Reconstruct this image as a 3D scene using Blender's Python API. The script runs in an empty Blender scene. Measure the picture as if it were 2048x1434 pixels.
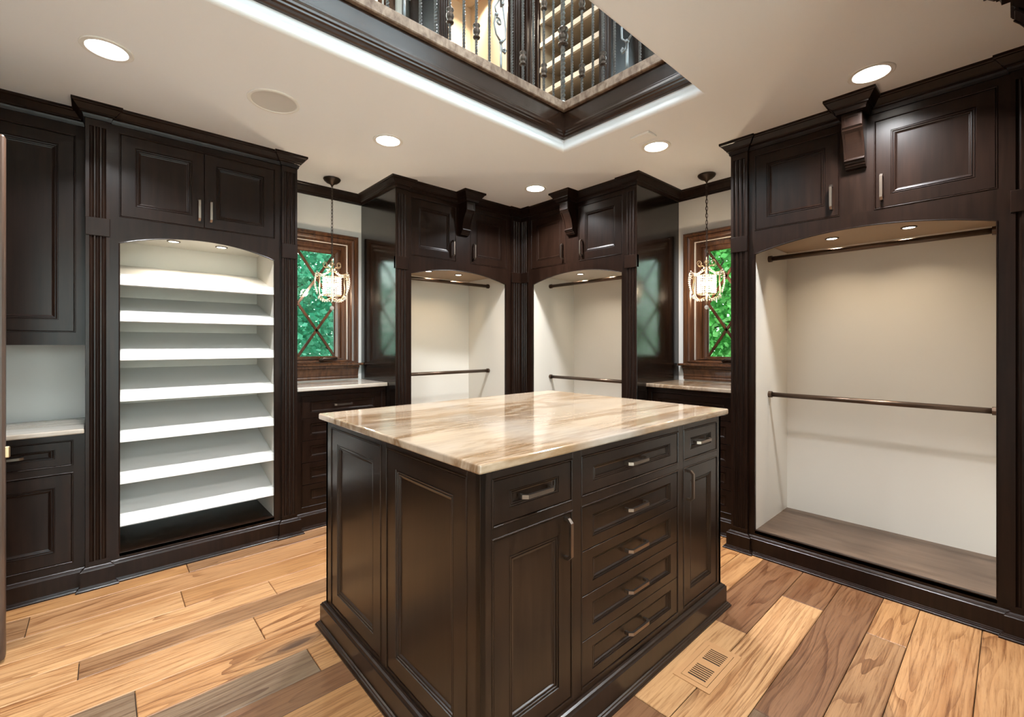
import bpy, bmesh, math, random
from mathutils import Vector, Matrix
random.seed(7)
SC = bpy.context.scene
COL = SC.collection
PI = math.pi

# ---------------------------------------------------------------- camera
cam_d = bpy.data.cameras.new('camera')
cam = bpy.data.objects.new('camera', cam_d); COL.objects.link(cam)
cam.location = (0, 0, 1.25)
cam.rotation_euler = (PI/2, 0, math.radians(47.95-90))
cam_d.sensor_width = 36.0
cam_d.lens = 906/2048*36
cam_d.shift_y = -29/2048
cam_d.clip_start = 0.02
SC.camera = cam

# ---------------------------------------------------------------- world, exposure
world = bpy.data.worlds.new('sky'); SC.world = world
world.use_nodes = True
wn = world.node_tree.nodes; wl = world.node_tree.links
bg = wn['Background']
# bright hazy overcast: the sky texture washed out towards white
sky = wn.new('ShaderNodeTexSky')
sky.sky_type = 'NISHITA'; sky.sun_disc = False
sky.sun_elevation = math.radians(50); sky.dust_density = 4.0
mixw = wn.new('ShaderNodeMix'); mixw.data_type = 'RGBA'; mixw.inputs[0].default_value = 0.88
mixw.inputs[7].default_value = (0.99, 0.985, 0.975, 1)
wl.new(sky.outputs[0], mixw.inputs[6]); wl.new(mixw.outputs[2], bg.inputs['Color'])
bg.inputs['Strength'].default_value = 6.3
vs = SC.view_settings
vs.view_transform = 'Standard'; vs.look = 'None'; vs.gamma = 1.0; vs.use_curve_mapping = False
vs.exposure = 0.27
SC.cycles.use_denoising = True
SC.cycles.use_adaptive_sampling = True
SC.cycles.adaptive_threshold = 0.06
SC.cycles.adaptive_min_samples = 16
SC.cycles.max_bounces = 7
SC.cycles.diffuse_bounces = 4
SC.cycles.glossy_bounces = 3
SC.cycles.transparent_max_bounces = 12
SC.cycles.sample_clamp_indirect = 6.0
SC.cycles.caustics_reflective = False
SC.cycles.caustics_refractive = False
DOWNLIGHT_W = 21.0
PUCK_W = 1.0
CHAND_W = 15.0
UPPER_W = 30.0
WARM = (0.96, 0.985, 1.01)
PUCKC = (1.0, 0.86, 0.68)

# ---------------------------------------------------------------- materials
MAT = {}
def new_mat(name):
    m = bpy.data.materials.new(name); m.use_nodes = True
    MAT[name] = m
    nt = m.node_tree
    return m, nt, nt.nodes, nt.links, nt.nodes['Principled BSDF']
def simple(name, col, rough=.5, metal=0, spec=.5, coat=0, coat_r=.1, bump=0, bscale=60):
    m, nt, N, L, b = new_mat(name)
    b.inputs['Base Color'].default_value = (*col, 1)
    b.inputs['Roughness'].default_value = rough
    b.inputs['Metallic'].default_value = metal
    b.inputs['Specular IOR Level'].default_value = spec
    b.inputs['Coat Weight'].default_value = coat
    b.inputs['Coat Roughness'].default_value = coat_r
    if bump:
        tc = N.new('ShaderNodeTexCoord'); nz = N.new('ShaderNodeTexNoise')
        nz.inputs['Scale'].default_value = bscale
        L.new(tc.outputs['Object'], nz.inputs['Vector'])
        bp = N.new('ShaderNodeBump'); bp.inputs['Strength'].default_value = bump; bp.inputs['Distance'].default_value = .002
        L.new(nz.outputs['Fac'], bp.inputs['Height']); L.new(bp.outputs['Normal'], b.inputs['Normal'])
    return m
def mixrgb(N, L, a, b, fac, mode='MIX'):
    n = N.new('ShaderNodeMix'); n.data_type = 'RGBA'; n.blend_type = mode
    for s, v in ((n.inputs[6], a), (n.inputs[7], b), (n.inputs[0], fac)):
        if hasattr(v, 'is_output') or hasattr(v, 'links'): L.new(v, s)
        else: s.default_value = v
    return n.outputs[2]
def ramp(N, L, src, stops):
    r = N.new('ShaderNodeValToRGB'); e = r.color_ramp.elements
    while len(e) < len(stops): e.new(.5)
    for k, (p, c) in enumerate(stops):
        e[k].position = p; e[k].color = c if len(c) == 4 else (*c, 1)
    L.new(src, r.inputs['Fac']); return r.outputs['Color']
def mapped(N, L, scale, coord='Object', rnd=False):
    tc = N.new('ShaderNodeTexCoord'); mp = N.new('ShaderNodeMapping')
    mp.inputs['Scale'].default_value = scale
    L.new(tc.outputs[coord], mp.inputs['Vector'])
    if rnd:
        oi = N.new('ShaderNodeObjectInfo'); mu = N.new('ShaderNodeMath'); mu.operation = 'MULTIPLY'; mu.inputs[1].default_value = 53
        L.new(oi.outputs['Random'], mu.inputs[0]); cb = N.new('ShaderNodeCombineXYZ')
        for k in range(3): L.new(mu.outputs[0], cb.inputs[k])
        L.new(cb.outputs[0], mp.inputs['Location'])
    return mp.outputs['Vector']
def noise(N, L, vec, scale, detail=4, rough=.55, dist=0):
    n = N.new('ShaderNodeTexNoise'); L.new(vec, n.inputs['Vector'])
    n.inputs['Scale'].default_value = scale; n.inputs['Detail'].default_value = detail
    n.inputs['Roughness'].default_value = rough; n.inputs['Distortion'].default_value = dist
    return n.outputs['Fac']

def stained(name, c0, c1, rough, grain=(14, 14, 1.1), coat=.0, coat_r=.12, bump=.03, spec=.5):
    m, nt, N, L, b = new_mat(name)
    v = mapped(N, L, grain, rnd=True)
    f = noise(N, L, v, 3.0, 3, .6, .4)
    v2 = mapped(N, L, (2.2, 2.2, 1.2), rnd=True)
    g = noise(N, L, v2, 1.6, 1, .5)
    c = ramp(N, L, f, [(.3, c0), (.72, c1)])
    c = mixrgb(N, L, c, (*[x*.75 for x in c0], 1), ramp(N, L, g, [(.45, (0, 0, 0)), (.8, (.7, .7, .7))]))
    L.new(c, b.inputs['Base Color'])
    b.inputs['Roughness'].default_value = rough
    b.inputs['Specular IOR Level'].default_value = spec
    b.inputs['Coat Weight'].default_value = coat; b.inputs['Coat Roughness'].default_value = coat_r
    if bump > .1:
        bp = N.new('ShaderNodeBump'); bp.inputs['Strength'].default_value = bump; bp.inputs['Distance'].default_value = .001
        L.new(f, bp.inputs['Height']); L.new(bp.outputs['Normal'], b.inputs['Normal'])
    return m
stained('espresso', (.0075, .0032, .0018), (.0175, .0080, .0048), .30, spec=.23)
stained('espresso_island', (.0075, .0034, .0018), (.0175, .0085, .0046), .28, coat=.16, coat_r=.2, spec=.36)
stained('espresso_gloss', (.004, .0026, .0020), (.009, .0055, .004), .17, coat=.3, coat_r=.12, bump=.015)
stained('closet_floor_wood', (.075, .045, .028), (.135, .088, .058), .42, grain=(1.2, 9, 9))
stained('walnut_fascia', (.022, .010, .006), (.036, .0165, .009), .20, grain=(1.2, 1.2, 16), coat=.2, bump=.05)
stained('walnut_trim', (.045, .017, .008), (.125, .052, .022), .25, coat=.25, bump=.12)
stained('door_wood', (.050, .026, .016), (.10, .056, .036), .38)
stained('nosing_wood', (.11, .055, .028), (.40, .29, .21), .55, grain=(9, 9, 5), bump=.8)
stained('bark', (.05, .035, .025), (.12, .09, .07), .9, bump=.8)
simple('wall_paint', (.72, .70, .665), .6)
simple('ceiling_paint', (.86, .87, .885), .75)
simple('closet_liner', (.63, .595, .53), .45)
simple('box_white', (.92, .92, .91), .4)
simple('white_trim', (.80, .78, .74), .5)
simple('white_shelf', (.74, .73, .70), .4)
simple('soffit_warm_shade', (.40, .285, .185), .45)  # cream soffit turned tan: dim warm puck light put into the colour
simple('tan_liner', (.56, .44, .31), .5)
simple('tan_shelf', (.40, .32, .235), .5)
simple('dark_gap', (.006, .004, .003), .8)
simple('pewter', (.30, .245, .20), .30, metal=1)
simple('dark_bronze', (.055, .038, .028), .38, metal=.7)
simple('rod_bronze', (.10, .065, .045), .30, metal=.8)
simple('iron', (.20, .21, .215), .36, metal=.9)
simple('gilt', (.45, .33, .20), .35, metal=.85)
simple('brass', (.55, .40, .24), .3, metal=1)
simple('grille', (.62, .59, .55), .85, bump=.6, bscale=900)
simple('register_wood', (.42, .22, .095), .45)
simple('upper_carpet', (.45, .40, .33), .9)
simple('ground', (.06, .10, .03), .95, bump=.5, bscale=20)
simple('bounce_stone', (.6, .57, .52), .8)

def emis(name, col, st):
    m, nt, N, L, b = new_mat(name)
    b.inputs['Base Color'].default_value = (.9, .9, .9, 1)
    b.inputs['Emission Color'].default_value = (*col, 1); b.inputs['Emission Strength'].default_value = st
emis('lamp_lens', (1, .95, .86), 14)
emis('puck_lens', (1, .9, .74), 9)
emis('bulb', (1, .86, .62), 10)

# crystal: clear translucent beads
m, nt, N, L, b = new_mat('crystal')
b.inputs['Base Color'].default_value = (.95, .93, .90, 1); b.inputs['Roughness'].default_value = .08
tr = N.new('ShaderNodeBsdfTranslucent'); tr.inputs['Color'].default_value = (.95, .91, .84, 1)
tp = N.new('ShaderNodeBsdfTransparent'); mx = N.new('ShaderNodeMixShader'); mx.inputs[0].default_value = .55
mx2 = N.new('ShaderNodeMixShader'); mx2.inputs[0].default_value = .55
L.new(b.outputs[0], mx.inputs[1]); L.new(tr.outputs[0], mx.inputs[2])
L.new(mx.outputs[0], mx2.inputs[1]); L.new(tp.outputs[0], mx2.inputs[2])
L.new(mx2.outputs[0], N['Material Output'].inputs['Surface'])
# window glass
m, nt, N, L, b = new_mat('glass')
gl = N.new('ShaderNodeBsdfGlossy'); gl.inputs['Roughness'].default_value = .02
tp = N.new('ShaderNodeBsdfTransparent'); tp.inputs['Color'].default_value = (.90, .97, .95, 1)
fr = N.new('ShaderNodeFresnel'); fr.inputs['IOR'].default_value = 1.45
mx = N.new('ShaderNodeMixShader'); L.new(fr.outputs[0], mx.inputs[0]); L.new(tp.outputs[0], mx.inputs[1]); L.new(gl.outputs[0], mx.inputs[2])
L.new(mx.outputs[0], N['Material Output'].inputs['Surface'])
# leaves
def leafmat(name, ca, cb, cc):
    m, nt, N, L, b = new_mat(name)
    v = mapped(N, L, (1, 1, 1)); f = noise(N, L, v, 2.3, 6, .75)
    c = ramp(N, L, f, [(.3, ca), (.5, cb), (.7, cc)])
    L.new(c, b.inputs['Base Color']); b.inputs['Roughness'].default_value = .45
    t = N.new('ShaderNodeBsdfTranslucent'); L.new(c, t.inputs['Color'])
    x = N.new('ShaderNodeMixShader'); x.inputs[0].default_value = .45
    L.new(b.outputs[0], x.inputs[1]); L.new(t.outputs[0], x.inputs[2]); L.new(x.outputs[0], N['Material Output'].inputs['Surface'])
leafmat('leaf_blue', (.02, .17, .10), (.08, .42, .27), (.32, .66, .50))
leafmat('leaf_green', (.02, .16, .03), (.10, .42, .09), (.36, .66, .26))

# marble: long honey veins on cream stone
def marble(name, base, tan, grey, k):
    m, nt, N, L, b = new_mat(name)
    tc = N.new('ShaderNodeTexCoord'); mp = N.new('ShaderNodeMapping')
    mp.inputs['Rotation'].default_value = (0, 0, math.radians(-20)); mp.inputs['Scale'].default_value = (.55, 3.4, 1.5)
    mp.inputs['Location'].default_value = (k, k, k)
    L.new(tc.outputs['Object'], mp.inputs['Vector']); v = mp.outputs['Vector']
    f = noise(N, L, v, 1.5, 8, .62, .7)
    g = noise(N, L, v, 6.0, 6, .7, .5)
    p = noise(N, L, mapped(N, L, (1, 1, 1)), 2.1, 3, .5)
    c = ramp(N, L, f, [(.34, base), (.47, base), (.56, tan), (.62, base), (.74, tan)])
    c = mixrgb(N, L, c, (*grey, 1), ramp(N, L, p, [(.50, (0, 0, 0)), (.70, (.75, .75, .75))]))
    c = mixrgb(N, L, c, ramp(N, L, g, [(.35, tan), (.6, (1, .97, .92))]), .28, 'MULTIPLY')
    L.new(c, b.inputs['Base Color']); b.inputs['Roughness'].default_value = .09
    b.inputs['Specular IOR Level'].default_value = .6
marble('marble', (.375, .288, .205), (.205, .122, .062), (.34, .297, .255), 2.0)
marble('marble_pale', (.56, .51, .455), (.42, .34, .26), (.50, .475, .45), 7.3)

# oak floor planks, tinted by object colour
m, nt, N, L, b = new_mat('oak_plank')
def math_(op, a, b2=None):
    n = N.new('ShaderNodeMath'); n.operation = op
    for k, q in enumerate((a, b2)):
        if q is None: continue
        if hasattr(q, 'links'): L.new(q, n.inputs[k])
        else: n.inputs[k].default_value = q
    return n.outputs[0]
f = noise(N, L, mapped(N, L, (1.6, 42, 42), rnd=True), 3.0, 5, .72, .35)          # fibres
st = noise(N, L, mapped(N, L, (.8, 6.5, 6.5), rnd=True), 1.6, 4, .6, .4)           # broad streaks
wp = noise(N, L, mapped(N, L, (.50, 4.0, 4.0), rnd=True), 1.4, 2, .45, .1)          # warp of the growth rings
vo = N.new('ShaderNodeTexVoronoi'); vo.inputs['Scale'].default_value = 1.0
L.new(mapped(N, L, (1.15, 3.4, 3.4), rnd=True), vo.inputs['Vector'])
kd = math_('ADD', vo.outputs['Distance'], math_('MULTIPLY', math_('SUBTRACT', f, .5), .12))
bulge = math_('POWER', 2.718, math_('MULTIPLY', vo.outputs['Distance'], -5.5))
sep = N.new('ShaderNodeSeparateXYZ'); L.new(mapped(N, L, (.5, 1, 1), rnd=False), sep.inputs[0])
oi = N.new('ShaderNodeObjectInfo')
rn = math_('MULTIPLY', oi.outputs['Random'], 31.0)
yy = math_('ADD', math_('MULTIPLY', sep.outputs[1], 9.0), math_('ADD', math_('MULTIPLY', wp, 5.5), math_('ADD', math_('MULTIPLY', bulge, 2.2), rn)))
ringv = math_('FRACT', math_('MULTIPLY', yy, 2.3))
ring_ = math_('ADD', ringv, math_('MULTIPLY', math_('SUBTRACT', f, .5), .35))
msk = ramp(N, L, noise(N, L, mapped(N, L, (.9, 2.6, 2.6), rnd=True), 1.1, 2, .5), [(.38, (.12, .12, .12)), (.62, (.85, .85, .85))])
c = mixrgb(N, L, oi.outputs['Color'], ramp(N, L, f, [(.30, (.46, .34, .25)), (.50, (.97, .96, .95)), (.78, (1.16, 1.16, 1.14))]), 1.0, 'MULTIPLY')
c = mixrgb(N, L, c, ramp(N, L, ring_, [(.0, (.46, .34, .26)), (.12, (.58, .46, .37)), (.34, (.98, .97, .96)), (1, (1.07, 1.06, 1.05))]), msk, 'MULTIPLY')
c = mixrgb(N, L, c, ramp(N, L, st, [(.30, (.70, .56, .44)), (.50, (1, 1, 1)), (.75, (1.10, 1.08, 1.04))]), .8, 'MULTIPLY')
c = mixrgb(N, L, c, (.050, .026, .016, 1), ramp(N, L, kd, [(.05, (.92, .92, .92)), (.11, (.50, .50, .50)), (.22, (0, 0, 0))]))
L.new(c, b.inputs['Base Color'])
rr = N.new('ShaderNodeMapRange'); rr.inputs[3].default_value = .30; rr.inputs[4].default_value = .48
L.new(f, rr.inputs[0]); L.new(rr.outputs[0], b.inputs['Roughness'])
bp = N.new('ShaderNodeBump'); bp.inputs['Strength'].default_value = .18; bp.inputs['Distance'].default_value = .002
L.new(f, bp.inputs['Height']); L.new(bp.outputs['Normal'], b.inputs['Normal'])

# ---------------------------------------------------------------- mesh helpers
class MB:
    def __init__(s): s.v = []; s.f = []
    def quad(s, *p):
        n = len(s.v); s.v += list(p); s.f.append(tuple(range(n, n+len(p))))
    def box(s, x0, x1, y0, y1, z0, z1):
        n = len(s.v)
        s.v += [(x, y, z) for z in (z0, z1) for y in (y0, y1) for x in (x0, x1)]
        s.f += [(n, n+2, n+3, n+1), (n+4, n+5, n+7, n+6), (n, n+1, n+5, n+4), (n+2, n+6, n+7, n+3), (n, n+4, n+6, n+2), (n+1, n+3, n+7, n+5)]
        return s
    def loops(s, lps, cap0=False, cap1=True, closed=False):
        n = len(s.v); k = len(lps[0])
        for lp in lps: s.v += list(lp)
        m = len(lps)
        for i in range(m if closed else m-1):
            a = n+i*k; c = n+((i+1) % m)*k
            for j in range(k):
                j2 = (j+1) % k
                s.f.append((a+j, a+j2, c+j2, c+j))
        if cap0: s.f.append(tuple(range(n+k-1, n-1, -1)))
        if cap1 and not closed: s.f.append(tuple(range(n+(m-1)*k, n+m*k)))
        return s
    def front(s, x0, x1, z0, z1, y, prof, sx=1, sz=1, sb=None):
        # concentric rectangles: prof = [(inset, depth into +y)]
        lps = []
        for ins, d in prof:
            ix, iz = ins*sx, ins*sz; ib = ins*(sb if sb is not None else sz)
            lps.append([(x0+ix, y+d, z0+ib), (x1-ix, y+d, z0+ib), (x1-ix, y+d, z1-iz), (x0+ix, y+d, z1-iz)])
        return s.loops(lps)
    def sweep(s, path, prof, closed=False, dz=0):
        # path in xy, profile = closed polygon of (out, z); outward normal of direction (dx,dy) is (dy,-dx)
        P = [Vector((p[0], p[1])) for p in path]; n = len(P); lps = []
        for i in range(n):
            ns = []
            if i > 0 or closed:
                d = (P[i]-P[i-1]).normalized(); ns.append(Vector((d.y, -d.x)))
            if i < n-1 or closed:
                d = (P[(i+1) % n]-P[i]).normalized(); ns.append(Vector((d.y, -d.x)))
            mt = ns[0] if len(ns) == 1 else (ns[0]+ns[1])/(1+ns[0].dot(ns[1]))
            lps.append([(P[i].x+mt.x*o, P[i].y+mt.y*o, z+dz) for o, z in prof])
        return s.loops(lps, cap0=not closed, cap1=not closed, closed=closed)
    def prism_x(s, poly, x0, x1):   # poly (y,z)
        return s.loops([[(x0, y, z) for y, z in poly], [(x1, y, z) for y, z in poly]], cap0=True)
    def prism_z(s, poly, z0, z1):   # poly (x,y)
        return s.loops([[(x, y, z0) for x, y in poly], [(x, y, z1) for x, y in poly]], cap0=True)
    def lathe(s, prof, n=20, c=(0, 0)):
        lps = [[(c[0]+r*math.cos(2*PI*k/n), c[1]+r*math.sin(2*PI*k/n), z) for k in range(n)] for r, z in prof]
        return s.loops(lps, cap0=True)
    def tube(s, pts, r, n=6, closed=False):
        P = [Vector(p) for p in pts]; m = len(P); lps = []; up = None
        for i in range(m):
            a = P[i-1] if (i > 0 or closed) else P[i]; c = P[(i+1) % m] if (i < m-1 or closed) else P[i]
            t = (c-a).normalized()
            if up is None:
                up = t.orthogonal().normalized()
            up = (up-t*up.dot(t))
            up = up.normalized() if up.length > 1e-6 else t.orthogonal().normalized()
            w = t.cross(up); rr = r[i] if isinstance(r, (list, tuple)) else r
            lps.append([tuple(P[i]+(up*math.cos(2*PI*k/n)+w*math.sin(2*PI*k/n))*rr) for k in range(n)])
        return s.loops(lps, cap0=not closed, cap1=not closed, closed=closed)
    def ball(s, c, r, n=6, m=4):
        lps = []
        for i in range(m+1):
            a = PI*(i+.001)/(m+.002); rr = max(r*math.sin(a), r*.03)
            lps.append([(c[0]+rr*math.cos(2*PI*k/n), c[1]+rr*math.sin(2*PI*k/n), c[2]-r*math.cos(a)) for k in range(n)])
        return s.loops(lps, cap0=True)
    def mesh(s, name, smooth=False):
        me = bpy.data.meshes.new(name); me.from_pydata([tuple(p) for p in s.v], [], s.f); me.update()
        bm = bmesh.new(); bm.from_mesh(me); bmesh.ops.recalc_face_normals(bm, faces=bm.faces); bm.to_mesh(me); bm.free()
        if smooth:
            for p in me.polygons: p.use_smooth = True
        return me
    def build(s, name, mat, parent=None, bevel=0, smooth=False, seg=1):
        o = bpy.data.objects.new(name, s.mesh(name, smooth)); COL.objects.link(o)
        o.data.materials.append(MAT[mat])
        if parent is not None: o.parent = parent
        if bevel:
            md = o.modifiers.new('bevel', 'BEVEL'); md.width = bevel; md.segments = seg; md.limit_method = 'ANGLE'; md.angle_limit = math.radians(40)
        return o
def tag(o, label, cat, group=None, kind=None):
    o['label'] = label; o['category'] = cat
    if group: o['group'] = group
    if kind: o['kind'] = kind
    return o
def thing(name, label, cat, loc=(0, 0, 0), rz=0, group=None):
    o = bpy.data.objects.new(name, None); COL.objects.link(o)
    o.empty_display_size = .1; o.location = loc; o.rotation_euler = (0, 0, rz)
    return tag(o, label, cat, group)
def struct(o, label, cat): return tag(o, label, cat, kind='structure')
def inst(name, me, parent, loc=(0, 0, 0), rot=(0, 0, 0)):
    o = bpy.data.objects.new(name, me); COL.objects.link(o); o.parent = parent; o.location = loc; o.rotation_euler = rot
    return o
def lamp(kind, parent, loc, energy, col, size=.1, spread=None, rot=(0, 0, 0)):
    d = bpy.data.lights.new('lamp', kind); d.energy = energy; d.color = col
    if kind == 'AREA':
        d.shape = 'DISK'; d.size = size
        if spread: d.spread = math.radians(spread)
    else: d.shadow_soft_size = size
    o = bpy.data.objects.new('lamp', d); COL.objects.link(o); o.parent = parent; o.location = loc; o.rotation_euler = rot
    return o

ZC = 2.48            # lower ceiling
UP = 2.72            # upper floor
WY, WX = 3.655, 3.482   # far walls
NY, NX = -.75, -1.10    # near walls
HX0, HX1, HY0, HY1 = -.45, 2.18, 1.03, 1.925   # opening in the ceiling

CROWN = [(-.012, 2.482), (.052, 2.482), (.052, 2.468), (.049, 2.464), (.043, 2.462), (.036, 2.452), (.026, 2.438), (.020, 2.434), (.020, 2.429), (.012, 2.425), (.009, 2.416), (.007, 2.405), (-.012, 2.405)]
BASE = [(-.012, .110), (.003, .110), (.007, .106), (.013, .103), (.016, .097), (.020, .094), (.020, .022), (.025, .020), (.0265, .016), (.031, .014), (.0325, .009), (.036, .006), (.036, 0.0), (-.012, 0.0)]

# ---------------------------------------------------------------- floor
fl = MB(); fl.box(NX, WX, NY, WY, -.06, -.012)
floor = fl.build('floor', 'dark_gap')
struct(floor, 'wide reclaimed oak plank floor in mixed honey and brown boards', 'floor')
rows = [3.66, 3.36, 3.16, 3.026, 2.826, 2.638, 2.47, 2.336, 2.127, 1.946, 1.78, 1.648, 1.445, 1.26, 1.10, .975, .775, .60, .43, .297, .093, -.09, -.26, -.39, -.60, -.75]
LIGHT = [(.395, .212, .092), (.36, .188, .078), (.43, .242, .110), (.375, .190, .074), (.325, .163, .064)]
MID = (.24, .128, .060); DARK = (.165, .078, .035); GREY = (.17, .112, .068)
butts = {1: [.55, 2.1], 2: [.35, 1.7, 2.6], 3: [-.25, 1.25, 2.4], 4: [.29, 1.9], 5: [.646, 2.2], 6: [-.071, 1.35], 7: [.51, 1.8], 8: [.084, 1.5],
         9: [-.5, .62, 2.3], 10: [-.1, 1.4], 11: [.3, 1.9], 12: [-.2, 1.1, 2.4], 13: [.4, 1.6], 14: [.1, 1.404, 2.063], 15: [.3, 1.404, 2.063], 16: [.5, 2.508],
         17: [.2, 1.0, 1.66], 18: [.6, 2.456], 19: [.1, 1.45], 20: [.7, 1.9], 21: [.2, 1.3, 2.5]}
tones = {(6, 1): MID, (3, 1): (.36, .19, .085), (9, 1): GREY, (8, 0): GREY, (10, 1): DARK, (15, 1): DARK, (15, 2): LIGHT[2], (15, 3): DARK, (16, 1): LIGHT[2], (16, 2): DARK, (17, 3): DARK, (17, 2): GREY,
         (18, 1): (.27, .145, .066), (18, 2): LIGHT[1], (19, 2): LIGHT[0], (20, 2): LIGHT[0], (14, 2): LIGHT[3], (14, 3): LIGHT[1], (7, 0): LIGHT[2], (7, 1): LIGHT[0], (4, 0): LIGHT[2]}
for i in range(len(rows)-1):
    y1, y0 = rows[i], rows[i+1]
    xs = [NX]+butts.get(i, [random.uniform(-.4, .8), random.uniform(1.4, 2.4)])+[WX]
    for j in range(len(xs)-1):
        a, b_ = xs[j]+.0012, xs[j+1]-.0012; hx, hy = (b_-a)/2, (y1-y0)/2-.0011; c = .0022
        mb = MB()
        mb.loops([[(-hx, -hy, -.012), (hx, -hy, -.012), (hx, hy, -.012), (-hx, hy, -.012)], [(-hx, -hy, -c), (hx, -hy, -c), (hx, hy, -c), (-hx, hy, -c)],
                  [(-hx+c, -hy+c, 0), (hx-c, -hy+c, 0), (hx-c, hy-c, 0), (-hx+c, hy-c, 0)]], cap0=True)
        p = mb.build('plank', 'oak_plank', floor)
        p.location = ((a+b_)/2, (y0+y1)/2, -random.random()*.0012)
        t = tones.get((i, j)) or (MID if random.random() < .12 else random.choice(LIGHT))
        p.color = (*t, 1)

# ---------------------------------------------------------------- ceiling with the stair-well style opening
mb = MB(); R = .02
def rect(x0, x1, y0, y1, z): return [(x0, y0, z), (x1, y0, z), (x1, y1, z), (x0, y1, z)]
lp = [rect(NX-.1, WX+.1, NY-.1, WY+.1, UP-.001), rect(NX-.1, WX+.1, NY-.1, WY+.1, ZC)]
for k in range(7):
    a = k/6*PI/2; o = R*(1-math.sin(a)); lp.append(rect(HX0-o, HX1+o, HY0-o, HY1+o, ZC+R*(1-math.cos(a))))
lp.append(rect(HX0, HX1, HY0, HY1, UP-.001))
mb.loops(lp, closed=True)
ceil = mb.build('ceiling', 'ceiling_paint'); struct(ceil, 'warm off-white ceiling with a large rectangular opening to the floor above', 'ceiling')
mb = MB()
lp = [rect(NX, WX, NY, WY, UP), rect(HX0-.10, HX1+.10, HY0-.10, HY1+.10, UP)]
mb.loops(lp, cap1=False); uf = mb.build('trim_6', 'upper_carpet'); struct(uf, 'tan carpet of the landing around the ceiling opening', 'carpet')

# ---------------------------------------------------------------- walls (lower and upper run through), window holes
def wall(name, axis, c, th, a0, a1, holes, label):
    mb = MB(); z0, z1 = -.06, 5.3
    us = sorted({a0, a1}|{h[0] for h in holes}|{h[1] for h in holes}); zs = sorted({z0, z1}|{h[2] for h in holes}|{h[3] for h in holes})
    for i in range(len(us)-1):
        for j in range(len(zs)-1):
            um, zm = (us[i]+us[i+1])/2, (zs[j]+zs[j+1])/2
            if any(h[0] < um < h[1] and h[2] < zm < h[3] for h in holes): continue
            lo, hi = min(c, c+th), max(c, c+th)
            if axis == 'Y': mb.box(us[i], us[i+1], lo, hi, zs[j], zs[j+1])
            else: mb.box(lo, hi, us[i], us[i+1], zs[j], zs[j+1])
    o = mb.build(name, 'wall_paint'); return struct(o, label, 'wall')
wall('wall_far', 'Y', WY, .14, NX-.14, WX+.14, [(1.252-.229, 1.252+.229, 1.10, 2.055), (.98, 1.80, 3.45, 4.75)], 'off-white painted wall behind the shoe shelves and left window')
wall('wall_right', 'X', WX, .14, NY-.14, WY+.14, [(1.468-.229, 1.468+.229, 1.10, 2.055), (1.02, 1.86, 3.45, 4.75)], 'off-white painted wall behind the right window and wide hanging closet')
wall('wall_near', 'Y', NY, -.14, NX-.14, WX+.14, [(-.7, 2.9, 3.35, 4.95), (-.95, 1.5, .25, 2.25)], 'off-white painted wall behind the viewer')
wall('wall_left', 'X', NX, -.14, NY-.14, WY+.14, [(.4, 2.9, 3.35, 4.95)], 'off-white painted wall at the left beyond the open door')
mb = MB(); mb.box(NX-.14, WX+.14, NY-.14, WY+.14, 5.3, 5.4)
struct(mb.build('trim_7', 'ceiling_paint'), 'off-white ceiling of the floor above', 'ceiling')
for nm, x0, x1, y0, y1, lab in (('window_5', -.7, 2.9, NY-.08, NY-.06, 'big plain window upstairs behind the viewer'), ):
    w = thing(nm, lab, 'window'); w['kind'] = 'structure'
    g = MB(); g.box(x0, x1, y0, y1, 3.35, 4.95); g.build('pane', 'glass', w)
    g = MB()
    for k in range(5):
        x = x0+(x1-x0)*k/4; g.box(x-.025, x+.025, y0-.02, y1+.02, 3.35, 4.95)
    for z in (3.37, 4.93): g.box(x0, x1, y0-.02, y1+.02, z-.025, z+.025)
    g.build('frame', 'walnut_trim', w)
w = thing('added_window', 'wide unseen window added behind the viewer for daylight fill', 'window'); w['kind'] = 'structure'  # unseen window added so daylight lifts the ceiling
g = MB(); g.box(-.95, 1.5, NY-.08, NY-.07, .25, 2.25); g.build('pane', 'glass', w)
g = MB()
for x in (-.93, -.11, .70, 1.48): g.box(x-.03, x+.03, NY-.11, NY-.04, .25, 2.25)
for z in (.28, 2.22): g.box(-.95, 1.5, NY-.11, NY-.04, z-.03, z+.03)
g.build('frame', 'walnut_trim', w)
def portal(loc, rot, sx, sy):
    d = bpy.data.lights.new('portal', 'AREA'); d.shape = 'RECTANGLE'; d.size = sx; d.size_y = sy; d.cycles.is_portal = True
    o = bpy.data.objects.new('portal', d); COL.objects.link(o); o.location = loc; o.rotation_euler = rot
portal((.275, NY-.10, 1.25), (-PI/2, 0, 0), 2.45, 2.0)
portal((1.1, NY-.10, 4.15), (-PI/2, 0, 0), 3.6, 1.6)
portal((NX-.10, 1.65, 4.15), (0, -PI/2, 0), 1.6, 2.5)
w = thing('window_6', 'big plain window upstairs on the left wall', 'window'); w['kind'] = 'structure'
g = MB(); g.box(NX-.08, NX-.06, .4, 2.9, 3.35, 4.95); g.build('pane', 'glass', w)
g = MB()
for k in range(4):
    y = .4+2.5*k/3; g.box(NX-.10, NX-.04, y-.025, y+.025, 3.35, 4.95)
for z in (3.37, 4.93): g.box(NX-.10, NX-.04, .4, 2.9, z-.025, z+.025)
g.build('frame', 'walnut_trim', w)

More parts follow.
